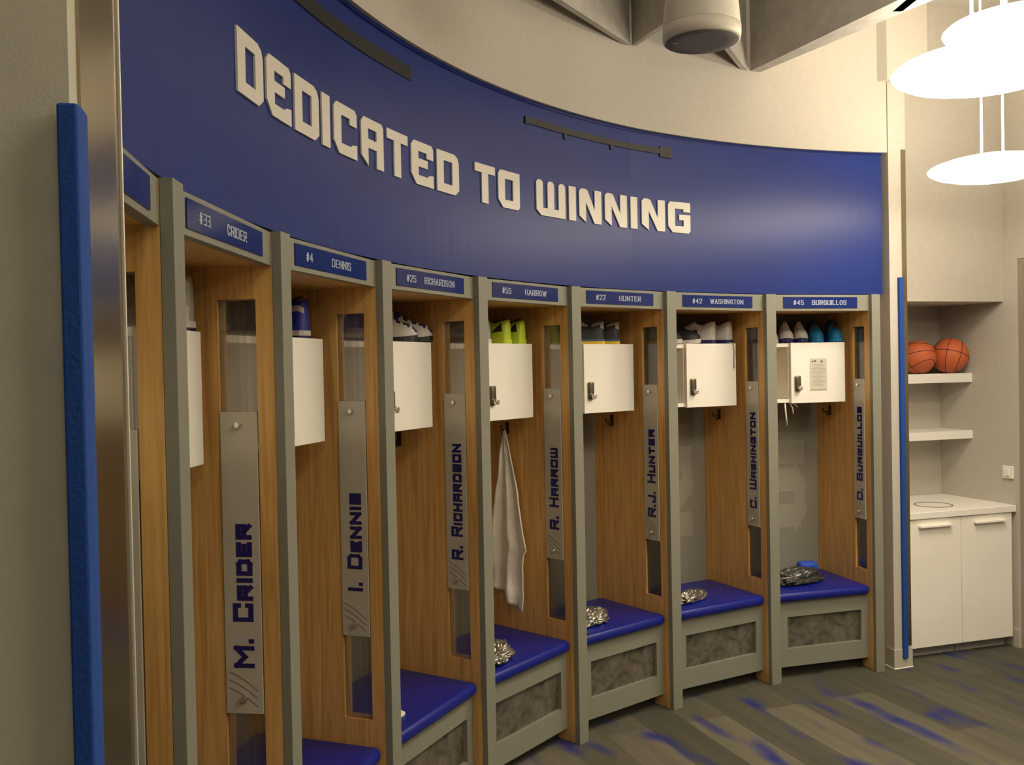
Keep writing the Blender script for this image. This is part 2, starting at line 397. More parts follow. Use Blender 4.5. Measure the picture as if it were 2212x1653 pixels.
# blue sign band with its letters
band = curved('sign_band', 102.6, 196.4, BAND_Z0, BAND_Z1, 0.0, 0.04, M['blue'])
tag(band, 'long curved glossy blue sign band above the lockers with white lettering', 'sign')
curved('top_shade', 102.6, 196.4, BAND_Z1-0.012, BAND_Z1, -0.008, 0.0, M['plate'], band)  # darker blue strip standing in for shade under the wall overhang
BIG = {
 'D': ([(0, 0), (.82, 0), (1, .13), (1, .8), (.94, .93), (.8, 1), (0, 1)], [(.31, .22), (.31, .78), (.7, .78), (.7, .22)]),
 'E': ([(.22, 0), (1, 0), (1, .30), (.80, .27), (.72, .22), (.32, .22), (.32, .42), (.74, .42), (.74, .61), (.32, .61), (.32, .78), (.70, .78), (.70, .66), (1, .66), (1, .92), (.92, 1), (.12, 1), (0, .88), (0, .22)], None),
 'I': ([(0, 0), (1, 0), (1, 1), (0, 1)], None),
 'C': ([(.22, 0), (1, 0), (1, .30), (.80, .27), (.72, .22), (.32, .22), (.32, .78), (.70, .78), (.70, .66), (1, .66), (1, .92), (.92, 1), (.12, 1), (0, .88), (0, .22)], None),
 'A': ([(0, .18), (.31, 0), (.31, .38), (.69, .38), (.69, 0), (1, 0), (1, .92), (.92, 1), (.12, 1), (0, .88)], [(.31, .57), (.31, .79), (.69, .79), (.69, .57)]),
 'T': ([(.34, 0), (.66, 0), (.66, .78), (1, .78), (1, 1), (0, 1), (0, .78), (.34, .78)], None),
 'O': ([(.22, 0), (.92, 0), (1, .08), (1, 1), (.1, 1), (0, .9), (0, .2)], [(.31, .22), (.31, .78), (.69, .78), (.69, .22)]),
 'W': ([(.16, 0), (1, 0), (1, .93), (.94, 1), (.83, 1), (.77, .93), (.77, .22), (.615, .22), (.615, .93), (.56, 1), (.445, 1), (.39, .93), (.39, .22), (.23, .22), (.23, .93), (.18, 1), (.06, 1), (0, .93), (0, .15)], None),
 'N': ([(0, .18), (.3, 0), (.3, .62), (.68, 0), (1, 0), (1, 1), (.7, 1), (.7, .40), (.38, .97), (.28, 1), (.1, 1), (0, .92)], None),
 'G': ([(.2, 0), (.92, 0), (1, .08), (1, .60), (.5, .60), (.5, .42), (.70, .42), (.70, .22), (.31, .22), (.31, .78), (.69, .78), (.69, .69), (1, .69), (1, 1), (.1, 1), (0, .9), (0, .2)], None),
}
def big_letter(ch, a0, a1, z0, z1):
    outer, hole = BIG[ch]
    loops = [[Vector((x, y, 0)) for x, y in outer]] + ([[Vector((x, y, 0)) for x, y in hole]] if hole else [])
    tris = tessellate_polygon(loops); pts = [p for l in loops for p in l]; n = len(pts); b = MB()
    for d in (-0.006, -0.0005):
        for p in pts:
            a = a0+(a1-a0)*p.x; x, y = pol(a, rb(a)+d); b.v.append((x, y, z0+(z1-z0)*p.y))
    for t in tris: b.f.append(tuple(t)); b.f.append(tuple(n+i for i in reversed(t)))
    base = 0
    for l in loops:
        k = len(l)
        for i in range(k):
            j = (i+1) % k; b.f.append((base+i, base+j, n+base+j, n+base+i))
        base += k
    return b.build('letter', M['letter'], band)
for ch, a0, a1 in (('D', 175.1, 172.4), ('E', 172.02, 169.4), ('D', 169.0, 166.35), ('I', 166.0, 165.12), ('C', 164.68, 162.1), ('A', 161.6, 159.07), ('T', 158.65, 156.27), ('E', 155.86, 153.3), ('D', 152.88, 150.31),
                   ('T', 148.41, 146.04), ('O', 145.66, 143.13), ('W', 141.15, 137.72), ('I', 137.29, 136.47), ('N', 136.07, 133.45), ('N', 133.03, 130.45), ('I', 130.01, 129.25), ('N', 128.75, 126.15), ('G', 125.79, 123.3)):
    big_letter(ch, a0, a1, 2.2865, 2.434)
# air slots in the band
v1 = curved('air_vent', 172.3, 155.6, 2.632, 2.678, -0.004, -0.0002, M['dark'])
tag(v1, 'long black air slot in the blue band above the first big letters', 'vent')
v2 = thing('air_vent', 'brown-black air slot in the blue band above the second half of the lettering', 'vent', (*pol(133.7, 3.30), 2.64))
def child_world(o, par):
    o.parent = par; o.matrix_parent_inverse = Matrix.Translation(par.location).inverted()
for nm, a0, a1, z0, z1, dd, mm in (('slot', 142.2, 125.25, 2.6545, 2.6815, -0.006, 'brown'), ('end_cap', 126.6, 125.25, 2.640, 2.690, -0.008, 'brown'),
                               ('bracket', 137.7, 137.45, 2.632, 2.657, -0.006, 'brown'), ('bracket', 132.25, 132.0, 2.634, 2.657, -0.006, 'brown'),
                               ('end_cap', 142.3, 141.95, 2.650, 2.682, -0.007, 'brown')):
    child_world(curved(nm, a0, a1, z0, z1, dd, -0.0002, M[mm]), v2)

# upper wall over the band
struct(curved('wall_upper', 102.2, 197.0, BAND_Z1+0.001, CEIL, -0.022, 0.16, M['wall']))

# ---------------------------------------------------------------- lockers
LK = [  # plate text, side sign text, number on the back
 (None, None, None), ('#33  CRIDER', 'M. CRIDER', '33'), ('#4   DENNIS', 'I. DENNIS', '4'), ('#25 RICHARDSON', 'R. RICHARDSON', '25'),
 ('#55  HARROW', 'R. HARROW', '55'), ('#22  HUNTER', 'R.J. HUNTER', '22'), ('#42 WASHINGTON', 'C. WASHINGTON', '42'), ('#45 BURGUILLOS', 'D. BURGUILLOS', '45')]
LABEL = [
 'leftmost grey and oak locker, half hidden by the steel-edged wall end',
 'grey and oak locker number 33, second from the left, its white box a thin strip',
 'grey and oak locker number 4 with blue shoes on its box',
 'grey and oak locker number 25 with navy and white shoes on its box',
 'grey and oak locker number 55 with the white towel hanging in it',
 'grey and oak locker number 22 with grey and yellow-soled shoes on its box',
 'grey and oak locker number 42 with a dangling shoelace on its white box',
 'rightmost grey and oak locker, number 45, with a notice on its white box']
SIGN_Z = {1: (0.915, 1.282), 2: (.945, 1.266), 3: (.915, 1.368), 4: (.932, 1.300), 5: (.913, 1.345), 6: (.895, 1.400), 7: (.900, 1.410)}
SEAT_TOP = 0.455
FR = []          # frame of each locker
for i in range(8):
    a, b = PP[i], PP[i+1]; t = (b-a).normalized(); c = (b-a).length
    n = Vector((-t.y, t.x))
    def loc2(v, a=a, t=t, n=n): d = v-a; return Vector((d.dot(t), d.dot(n)))
    # radial line of right partition and left partition in local axes
    rdR = (b-CC).normalized(); rdL = (a-CC).normalized()
    R_ = Vector((rdR.dot(t), rdR.dot(n))); L_ = Vector((rdL.dot(t), rdL.dot(n)))
    FR.append(dict(a=a, t=t, n=n, c=c, R=R_, L=L_, rz=math.atan2(t.y, t.x)))
def lpos(i, x, y, z):    # locker-local to world
    f = FR[i]; p = f['a'] + f['t']*x + f['n']*y; return (p.x, p.y, z)

def add_locker(i):
    f = FR[i]; c = f['c']; R_, L_ = f['R'], f['L']
    root = thing('locker', LABEL[i], 'locker', (f['a'].x, f['a'].y, 0), f['rz'], 'row of team lockers along the curved wall')
    TR = Vector((R_.y, -R_.x)); TL = Vector((L_.y, -L_.x))     # tangents pointing right
    def SP(s, o, z): return (c + R_.x*s + TR.x*o, R_.y*s + TR.y*o, z)          # right partition axes
    def LP(s, o, z): return (L_.x*s + TL.x*o, L_.y*s + TL.y*o, z)
    def xr(y): return c + R_.x/R_.y*y            # wood face of the right partition at depth y
    def xl(y): return LP(y, 0.0505, 0)[0]
    def slab(b, y0, y1, z0, z1, xa=None, xb=None, e=0.0006):
        X = lambda y: (xl(y)+e if xa is None else xa); Y = lambda y: (xr(y)-e if xb is None else xb)
        return b.quadbox([(X(y0), y0, z0), (Y(y0), y0, z0), (Y(y1), y1, z0), (X(y1), y1, z0), (X(y0), y0, z1), (Y(y0), y0, z1), (Y(y1), y1, z1), (X(y1), y1, z1)])
    # post (left front edge of the unit)
    pb = MB(); pb.quadbox([LP(0, 0, 0.0), LP(0, .062, 0.0), LP(.0245, .062, 0.0), LP(.0245, 0, 0.0), LP(0, 0, 2.0), LP(0, .062, 2.0), LP(.0245, .062, 2.0), LP(.0245, 0, 2.0)])
    pb.build('post', M['grey'], root, bevel=0.0012)
    if i == 7:
        pb = MB(); pb.quadbox([SP(0, 0, 0.0), SP(0, .050, 0.0), SP(.0245, .050, 0.0), SP(.0245, 0, 0.0), SP(0, 0, 2.0), SP(0, .050, 2.0), SP(.0245, .050, 2.0), SP(.0245, 0, 2.0)])
        pb.build('post', M['grey'], root, bevel=.0012)
    # header
    hd = slab(MB(), .0255, .050, 1.915, 1.998).build('header', M['grey'], root, bevel=0.001)
    px0, px1 = .18*c, .885*c
    pl = MB().box(px0, px1, .0222, .0254, 1.929, 1.9865).build('name_plate', M['plate'], hd)
    txt = LK[i][0]
    if txt:
        num, nam = txt.split()[0], txt.split()[1]
        hgt = .0235; wtot = px1-px0
        q1, w1 = text_quads(num, .14, gap=1.1, serif=True); q2, w2 = text_quads(nam, .15, gap=1.1, serif=True)
        u1 = px0 + wtot*.13
        nw = min(wtot*.52, w2*hgt*1.25) if len(nam) > 7 else min(wtot*.42, w2*hgt*1.35)
        u2 = px0 + wtot*(.38 if len(nam) > 7 else .47)
        k1 = min(hgt*1.3, wtot*.19/w1); k2 = nw/w2
        text_mb(q1, lambda u, v, d: (u1+u*k1, .0222-d, 1.946+v*hgt), 0, .0008).build('engraved_number', M['engrave'], hd)
        text_mb(q2, lambda u, v, d: (u2+u*k2, .0222-d, 1.946+v*hgt), 0, .0008).build('engraved_name', M['engrave'], hd)
    # wood lining of the top
    slab(MB(), .0505, .53, 1.917, 1.930).build('top_panel', M['wood'], root)
    # right partition with its window slot
    s0, s1, z0, z1, T = .07, .172, .53, 1.835, .05
    b = MB()
    for (sa, sb, za, zb) in ((.025, s0, 0.002, 1.999), (s1, .56, 0.002, 1.999), (s0, s1, 0.002, z0), (s0, s1, z1, 1.999)):
        b.quadbox([SP(sa, 0, za), SP(sa, T, za), SP(sb, T, za), SP(sb, 0, za), SP(sa, 0, zb), SP(sa, T, zb), SP(sb, T, zb), SP(sb, 0, zb)])
    side = b.build('side_panel', M['wood'], root)
    b = MB(); b.quadbox([SP(s0, .011, z0), SP(s0, .015, z0), SP(s1, .015, z0), SP(s1, .011, z0), SP(s0, .011, z1), SP(s0, .015, z1), SP(s1, .015, z1), SP(s1, .011, z1)])
    b.build('clear_pane', M['glass'], side)
    if i == 0:    # far left wall liner is hidden; nothing more
        pass
    # frosted acrylic sign on standoffs
    sg = MB(); e = .003
    sg.quadbox([SP(s0+e, -.004, .80), SP(s0+e, 0.002, .80), SP(s1-e, 0.002, .80), SP(s1-e, -.004, .80), SP(s0+e, -.004, 1.555), SP(s0+e, .002, 1.555), SP(s1-e, .002, 1.555), SP(s1-e, -.004, 1.555)])
    sign = sg.build('acrylic_sign', M['sign'], root, bevel=0.0006)
    for zz in (1.522, .838):
        MB().cyl(SP(.121, -.004, zz), SP(.121, -.0155, zz), .0085, 16).build('standoff', M['chrome'], sign, bevel=0.002)
    if LK[i][1]:
        za, zb = SIGN_Z[i]
        q, wt = text_quads(LK[i][1], .25, gap=.75, small=.78)
        k = (zb-za)/wt; h = .054
        qi, wi = text_quads(LK[i][1].split()[0], .25, gap=.75, small=.78); ni = len(qi)
        for qq, nm in ((q[:ni], 'initial_lettering'), (q[ni:], 'surname_lettering')):
            text_mb(qq, lambda u, v, d: SP(.0925+v*h, -.004-d, za+u*k), 0, .0006).build(nm, M['navy'], sign)
        b = MB()
        for j in range(3):     # etched arcs near the foot of the sign
            pts = [SP(.160-u*.075, -.0045, .905-j*.020-u*.028-.018*u*u) for u in (0, .2, .4, .6, .8, 1)]
            b.tube(pts, .0009, 5)
        b.build('etched_arcs', M['etch'], sign)
    # back panel with a large pale number
    bk = slab(MB(), .531, .549, .0, 1.999).build('back_panel', M['grey_in'], root)
    if LK[i][2]:
        q, wt = text_quads(LK[i][2], .27, gap=.35)
        W = .54 if len(LK[i][2]) == 2 else .27; k = W/wt; x0 = (xl(.53)+xr(.53))/2 - W/2
        text_mb(q, lambda u, v, d: (x0+u*k, .5308-d, .70+v*.50), 0, .0006).build('back_number', M['number'], bk)
    # bench
    b = MB(); wx0, wx1 = .135, c-.043; wz0, wz1 = .156, .322
    for (xa, xb, za, zb) in ((None, wx0, .062, .404), (wx1, None, .062, .404), (wx0, wx1, .062, wz0), (wx0, wx1, wz1, .404)):
        slab(b, .065, .084, za, zb, xa, xb)
    bf = b.build('bench_front', M['grey'], root)
    MB().box(wx0-.01, wx1+.01, .0845, .090, wz0-.01, wz1+.01).build('mesh_inset', M['mesh'], bf)
    slab(MB(), .0905, .525, .386, .4038).build('bench_board', M['grey'], root)
    slab(MB(), .125, .140, .0005, .0615).build('toe_kick', M['kick'], root)
    cu = slab(MB(), .034, .500, .4045, SEAT_TOP, e=.006)
    cu.build('seat_cushion', M['seat'], root, bevel=.022, seg=5)
    # box with door
    bx = MB()
    dl, dr = c-.364, c-.030
    slab(bx, .213, .525, 1.733, 1.7525, None, dr); slab(bx, .213, .525, 1.434, 1.4535, None, dr)
    bx.box(dl-.004, dl+.012, .217, .525, 1.454, 1.7325); bx.box(dr-.014, dr-.001, .217, .525, 1.454, 1.7325)
    slab(bx, .5255, .5285, 1.434, 1.7525, None, dr)
    box = bx.build('lock_box', M['white'], root)
    door = MB().box(dl, dr, .195, .2125, 1.430, 1.7545).build('box_door', M['white'], box, bevel=.0015)
    kp = MB(); lx = dl+.020
    kp.prism([(lx, .181), (lx+.034, .181), (lx+.034, .1948), (lx, .1948)], 1.494, 1.577)
    kl = kp.build('keypad_lock', M['lockmetal'], box, bevel=.006, seg=3)
    b = MB().cyl((lx+.020, .181, 1.510), (lx+.020, .163, 1.510), .012, 16).build('lock_knob', M['chrome'], box, bevel=.003)
    for zz in (1.70, 1.49): MB().box(dr-.002, dr+.006, .205, .2125, zz-.022, zz+.022).build('hinge', M['chrome'], box)
    # coat hooks
    for zz, ss in ((1.375, .395),):
        b = MB(); b.quadbox([SP(ss-.010, -.004, zz-.028), SP(ss-.010, 0, zz-.028), SP(ss+.010, 0, zz-.028), SP(ss+.010, -.004, zz-.028), SP(ss-.010, -.004, zz+.028), SP(ss-.010, 0, zz+.028), SP(ss+.010, 0, zz+.028), SP(ss+.010, -.004, zz+.028)])
        b.tube([SP(ss, -.004, zz), SP(ss, -.024, zz-.010), SP(ss, -.040, zz-.008), SP(ss, -.048, zz+.012)], .004)
        b.tube([SP(ss, -.004, zz-.012), SP(ss, -.018, zz-.030), SP(ss, -.026, zz-.018)], .0035)
        b.build('coat_hook', M['hook'], root)
    return root, SP
SPF = []
for i in range(8):
    r_, s_ = add_locker(i); SPF.append(s_)
def side_world(i, s, o, z):
    x, y, z = SPF[i](s, o, z); return lpos(i, x, y, z)

# ---------------------------------------------------------------- floor, ceiling, other walls
struct(MB().box(-3.2, 7.0, -3.6, 7.2, -0.10, 0.0).build('floor', M['carpet']))
struct(MB().box(-3.2, 7.0, -3.6, 7.2, CEIL, CEIL+0.1).build('ceiling', M['wall']))
U = Vector((.956, .294)).normalized(); V = Vector((.294, -.956)).normalized()    # alcove axes: along its front, toward the room
def quad_wall(name, p, q, th, z0, z1, m):
    p, q = Vector(p), Vector(q); d = (q-p).normalized(); n = Vector((-d.y, d.x))*th
    return struct(MB().prism([tuple(p), tuple(q), tuple(q+n), tuple(p+n)], z0, z1).build(name, m))
# right end pillar and its soffit
PL, PC, PR = Vector((1.965, 5.060)), Vector((2.012, 4.990)), Vector((2.119, 5.028))
struct(MB().prism([(1.992, 5.066), (2.012, 4.990), (2.119, 5.028), (1.85, 5.80), (1.745, 5.80), (1.80, 5.62)], 0, 3.122).build('wall_pillar', M['wall']))
struct(MB().prism([(1.935, 5.008), (1.994, 4.944), (2.24, 5.02), (2.10, 5.80), (1.80, 5.80)], 3.123, CEIL).build('wall_soffit', M['wall']))
# grey filler between the last post and the pillar
struct(MB().prism([(1.905, 4.985), (1.921, 5.026), (1.90, 5.10), (1.885, 5.10)], 0, 2.0).build('trim_1', M['grey']))
# base of the pillar
b = MB().prism([(1.992, 5.064), (2.008, 4.984), (2.123, 5.025), (2.119, 5.05), (2.02, 5.0)], 0.0, 0.105)
struct(b.build('baseboard_pillar', M['wallL']))
b = MB().tube([(1.990, 5.060, .0035), (2.007, 4.982, .0035), (2.125, 5.0235, .0035)], .0035, 6)
struct(b.build('trim_2', M['rod']))
# foam guard and steel plate on the right pillar
e1 = (PR-PC).normalized(); nf = Vector((e1.y, -e1.x))
def pil(u, d): p = PC + e1*u + nf*d; return (p.x, p.y)
g = MB().prism([pil(.050, .0), pil(.080, .0), pil(.080, .016), pil(.050, .016)], .055, 2.09).build('corner_guard', M['bluefoam'], bevel=.003)
tag(g, 'thin blue foam strip down the far pillar beside the cabinet', 'corner guard', 'blue foam strips on the wall ends')
g = MB().prism([pil(.0815, .0), pil(.111, .0), pil(.111, .004), pil(.0815, .004)], .12, 2.77).build('steel_plate', M['steel'])
tag(g, 'narrow polished steel plate on the far pillar beside the blue strip', 'wall plate')

# left wall end
QC, QR = Vector((-.385, .930)), Vector((-.3795, .820))     # toward lockers, toward viewer
out = (QR-CC).normalized()
far = QR + Vector((-.95, -.32))*1.9; far2 = QC + Vector((-.95, -.32))*1.9
struct(MB().prism([tuple(QR), tuple(QC), tuple(QC+Vector((-.95, -.30))*1.9), tuple(far)], 0, CEIL).build('wall_left', M['wallL']))
eL = (QC-QR).normalized(); nL = Vector((eL.y, -eL.x))     # normal of the end face toward the room
def lw(u, d): p = QR + eL*u + nL*d; return (p.x, p.y)
g = MB().prism([lw(.018, .0), lw(.1075, .0), lw(.1075, .003), lw(.018, .003)], .10, 3.1).build('steel_plate', M['steel'])
tag(g, 'wide polished steel plate on the near wall end beside the first locker', 'wall plate')
g = MB().prism([lw(.108, -.002), lw(.1105, -.002), lw(.1105, .006), lw(.108, .006)], 0.0, CEIL-.002).build('edge_bead', M['bead'], bevel=.001)
tag(g, 'bright polished vertical bead on the edge of the near wall end', 'edge trim')
wd = Vector((-.95, -.32)).normalized(); nw = Vector((wd.y, -wd.x))
if nw.y > 0: nw = -nw
def cw(a, d): p = QR + wd*a + nw*d; return (p.x, p.y)
g = MB().prism([(-.381, .7975), (-.364, .8005), (-.3655, .815), (-.3715, .8375), (-.3792, .8375), (-.3790, .8195), (-.3835, .8178)], .06, 1.884)
g = g.build('corner_guard', M['bluefoam'], bevel=.003)
tag(g, 'wide dark blue foam guard wrapped on the near left wall corner', 'corner guard', 'blue foam strips on the wall ends')

# alcove to the right
CF = Vector((2.856, 5.335)); BC = Vector((2.669, 5.859)); RW = (BC-CF).normalized()
def rwl(a): return CF + RW*a          # point on the right wall, a measured from cabinet front inward
HL = rwl(.073)                         # header plane meets the right wall
AW = .79                               # alcove width to the left (runs behind the pillar)
def al(a, u): p = rwl(a) - U*u; return (p.x, p.y)     # a depth, u distance left of the right wall
struct(MB().prism([al(.557, .95), al(.557, -.2), al(.66, -.2), al(.66, .95)], 0, CEIL).build('wall_back', M['wall']))
struct(MB().prism([al(.073, .78), al(.073, .0), al(.5565, .0), al(.5565, .78)], 1.975, CEIL).build('wall_header', M['wall']))
struct(MB().prism([al(.08, AW), al(.5565, AW), al(.5565, AW-.05), al(.08, AW-.05)], 0, 1.974).build('wall_alcove', M['wall']))
# right wall in pieces around the door
def rw_piece(name, a0, a1, z0, z1, m='wall'):
    p0, p1 = rwl(a0), rwl(a1)
    return struct(MB().prism([tuple(p0), tuple(p1), tuple(p1+U*.12), tuple(p0+U*.12)], z0, z1).build(name, M[m]))
rw_piece('wall_right', .56, -.020, 0, CEIL)
rw_piece('wall_right', -.020, -1.02, 2.21, CEIL)
rw_piece('wall_right', -1.02, -9.2, 0, CEIL)
def rwb(a0, a1, u0, u1): return [tuple(rwl(a0)+U*u0), tuple(rwl(a1)+U*u0), tuple(rwl(a1)+U*u1), tuple(rwl(a0)+U*u1)]
b = MB(); b.prism(rwb(-.022, -.060, .004, .118), 0, 2.208); b.prism(rwb(-1.018, -.98, .004, .118), 0, 2.208); b.prism(rwb(-.060, -.98, .004, .118), 2.17, 2.208)
dr_ = struct(b.build('door_1', M['doorbrown']))
struct(MB().prism(rwb(-.062, -.978, .05, .09), .006, 2.168).build('door_leaf', M['doorbrown'], dr_))
struct(MB().prism([tuple(rwl(.022)-U*.010), tuple(rwl(-.019)-U*.010), tuple(rwl(-.019)-U*.0005), tuple(rwl(.022)-U*.0005)], 0, .10).build('baseboard_right', M['wallL']))
# remaining room shell behind the viewer
quad_wall('wall_rear', (-3.1, -3.5), (6.4, -3.5), -.1, 0, CEIL, M['wall'])
quad_wall('wall_side', (-3.1, -3.5), (-3.1, 7.1), .1, 0, CEIL, M['wallL'])

# cabinet
cabO = al(0, 0)
def cb(u, d): p = CF - U*u + V*d; return p.x, p.y         # u left of right wall, d toward the room
def cprism(u0, u1, d0, d1, z0, z1): return MB().prism([cb(u0, d0), cb(u1, d0), cb(u1, d1), cb(u0, d1)], z0, z1)
cab = thing('base_cabinet', 'white two-door base cabinet with bar handles in the alcove', 'cabinet', (*cb(.42, 0), 0))
def cc(b, name, m, bevel=0): o = b.build(name, m, None, bevel=bevel); child_world(o, cab); return o
cc(cprism(.025, .737, -.545, -.028, .064, .773), 'carcass', M['white'])
def plane_door(u0, u1):
    d = cc(cprism(u0, u1, -.027, -.008, .064, .771), 'door', M['white'], .001); return d
d1 = plane_door(.0285, .3795); d2 = plane_door(.3825, .7335)
def handle(par, u0, u1):
    b = MB(); p0, p1 = cb(u0, .006), cb(u1, .006)
    b.prism([cb(u0, -.0075), cb(u1, -.0075), cb(u1, .016), cb(u0, .016)], .727, .739)
    o = b.build('handle', M['rod'], None, bevel=.002); o.parent = par
handle(d1, .085, .295); handle(d2, .455, .670)
b = cprism(.030, .378, -.088, -.070, .001, .060); b2 = cprism(.384, .735, -.088, -.070, .001, .060)
b.v += b2.v; b.f += [tuple(8+k for k in f_) for f_ in b2.f]; cc(b, 'toe_kick', M['s_grey'])
wt = cprism(.003, .738, -.553, .003, .775, .812).build('worktop', M['shelfw'], bevel=.003)
tag(wt, 'white worktop with a round cut-out on the alcove cabinet', 'worktop')
gx, gy = cb(.40, -.20)
b = MB()
n = 40
for k in range(n):
    g0, g1 = 2*PI*k/n, 2*PI*(k+1)/n
    P0 = [(gx+r*math.cos(g0), gy+r*math.sin(g0)) for r in (.098, .105)]; P1 = [(gx+r*math.cos(g1), gy+r*math.sin(g1)) for r in (.098, .105)]
    b.quadbox([(*P0[0], .8122), (*P0[1], .8122), (*P1[1], .8122), (*P1[0], .8122), (*P0[0], .8140), (*P0[1], .8140), (*P1[1], .8140), (*P1[0], .8140)])
b.build('cutout_ring', M['lockmetal'], wt)
# shelves
for z0, z1, lab in ((1.511, 1.565, 'upper white floating shelf carrying the basketballs'), (1.174, 1.222, 'lower empty white floating shelf in the alcove')):
    s_ = MB().prism([al(.305, .0), al(.305, AW-.06), al(.556, AW-.06), al(.556, .0)], z0, z1).build('floating_shelf', M['shelfw'], bevel=.0015)
    tag(s_, lab, 'shelf', 'white shelves in the alcove')
# thermostat / switch
p = rwl(.075)-U*.0; q_ = rwl(.018)
sw = thing('light_switch', 'small square white wall switch on the right-hand wall', 'switch', (rwl(.047).x, rwl(.047).y, .965))
def swp(a0, a1, d0, d1, z0, z1, nm, mm, bev):
    o = MB().prism([tuple(rwl(a0)-U*d0), tuple(rwl(a1)-U*d0), tuple(rwl(a1)-U*d1), tuple(rwl(a0)-U*d1)], z0, z1).build(nm, mm, bevel=bev); child_world(o, sw)
swp(.085, .012, .0005, .012, .960, 1.032, 'cover_plate', M['shelfw'], .003); swp(.066, .032, .0125, .018, .975, 1.017, 'rocker', M['white'], .002)

# basketballs
def basketball(x, y, z, r, lab, rot):
    t = thing('basketball', lab, 'basketball', (x, y, z), 0, 'basketballs on the upper shelf')
    me = bpy.data.meshes.new('ball_skin'); bm = bmesh.new(); bmesh.ops.create_uvsphere(bm, u_segments=48, v_segments=32, radius=r)
    for f_ in bm.faces: f_.smooth = True
    bm.to_mesh(me); bm.free(); me.materials.append(M['ball'])
    o = bpy.data.objects.new('ball_skin', me); C.objects.link(o); o.parent = t; o.location = (0, 0, r)
    b = MB(); k = 48; rr = r*1.0005
    def ring(fn): b.tube([fn(2*PI*j/k) for j in range(k+1)], r*.018, 6)
    ring(lambda g: (rr*math.cos(g), rr*math.sin(g), 0)); ring(lambda g: (rr*math.cos(g), 0, rr*math.sin(g)))
    for sgn in (1, -1):
        def side(g):
            v = Vector((.80*math.cos(g), .0+sgn*(.62+.16*math.cos(2*g)), .80*math.sin(g))).normalized()*rr; return tuple(v)
        ring(side)
    s_ = b.build('seam', M['black'], t); s_.location = (0, 0, r); s_.rotation_euler = rot
bx1 = al(.362, .1085); bx2 = al(.385, .318)
basketball(bx1[0], bx1[1], 1.5655, .106, 'dull reddish basketball, right one of two on the upper shelf', (.15, .35, 1.0))
basketball(bx2[0], bx2[1], 1.5655, .100, 'bright orange basketball, left one partly behind the pillar edge', (1.2, .1, .4))

# ---------------------------------------------------------------- ceiling beams
def beam(name, p, q, p2, q2, z0=3.12, m='concrete'):
    o = MB().prism([p, q, q2, p2], z0, CEIL-.001).build(name, M[m]); return o
bl = []
bl.append(beam('ceiling_beam', (1.226, 4.765), (2.19, 2.465), (1.282, 4.783), (2.50, 2.40)))
bl.append(beam('ceiling_beam', (.581, 4.339), (.765, 3.845), (.600, 4.350), (.80, 3.86)))
bl.append(beam('ceiling_beam', (1.216, 4.755), (.775, 3.842), (1.19, 4.76), (.745, 3.852)))
bl.append(beam('ceiling_beam', (.571, 4.330), (-.34, 2.90), (.545, 4.335), (-.37, 2.92)))
bl.append(beam('ceiling_beam', (1.634, 3.985), (1.66, 3.30), (1.675, 3.985), (1.72, 3.30)))
for o, l in zip(bl, ('long grey concrete ceiling beam running toward the pendant lamps', 'short grey ceiling beam left of the hanging speaker, right arm of its V', 'short grey ceiling beam just behind the hanging speaker',
                     'grey ceiling beam running toward the left from the curved wall', 'small grey ceiling beam above the lamps at the top edge')):
    tag(o, l, 'beam', 'concrete beams under the ceiling')

# ---------------------------------------------------------------- pendants
def pendant(x, y, z, r, lab, canopy=True):
    t = thing('pendant_lamp', lab, 'pendant lamp', (x, y, z), 0, 'glowing disc pendant lamps')
    prof = [(.001, -.052), (r*.35, -.050), (r*.65, -.040), (r*.88, -.022), (r*.98, -.006), (r, .004), (r*.95, .016), (r*.75, .034), (r*.45, .052), (r*.2, .060), (.001, .062)]
    MB().lathe(prof, seg=64).build('shade', M['lamp'], t, smooth=True)
    for sx in (-.049, .049):
        MB().cyl((sx, 0, .058), (sx, 0, CEIL-z-.03), .0055, 10).build('rod', M['rod'], t)
    MB().lathe([(.075, 0), (.08, .01), (.08, .028)], (0, 0, CEIL-z-.029), 32).build('canopy', M['rod'], t)
    return t
pendant(2.22, 4.32, 2.52, .275, 'lowest glowing disc pendant at the right edge, hung on two rods')
pendant(1.52, 2.98, 2.565, .285, 'large glowing disc pendant, middle of the three at top right')
pendant(2.02, 3.72, 2.95, .275, 'glowing disc pendant at the very top right corner')
pendant(3.4, 2.2, 2.6, .285, 'added disc pendant over the middle of the room, unseen fill light')  # this lamp and the next are unseen, added to even out the light
pendant(1.9, 0.4, 2.7, .285, 'added disc pendant to the right of the viewer, unseen fill light')

# unseen panels added under the ceiling as fill light
PAN = (((1.4, 1.0), 'added square fill light panel above the nearest lockers'), ((2.8, 1.0), 'added square fill light panel over the middle of the room'),
       ((0.5, -1.2), 'added square fill light panel behind the viewer'))
for (x, y), lab in PAN:
    t = thing('fill_panel', lab, 'fill light', (x, y, CEIL-.03), 0, 'added unseen fill panels')
    MB().box(-.42, .42, -.42, .42, 0.004, .029).build('frame', M['rod'], t)
    MB().box(-.39, .39, -.39, .39, -.002, .0035).build('diffuser', M['panel'], t)

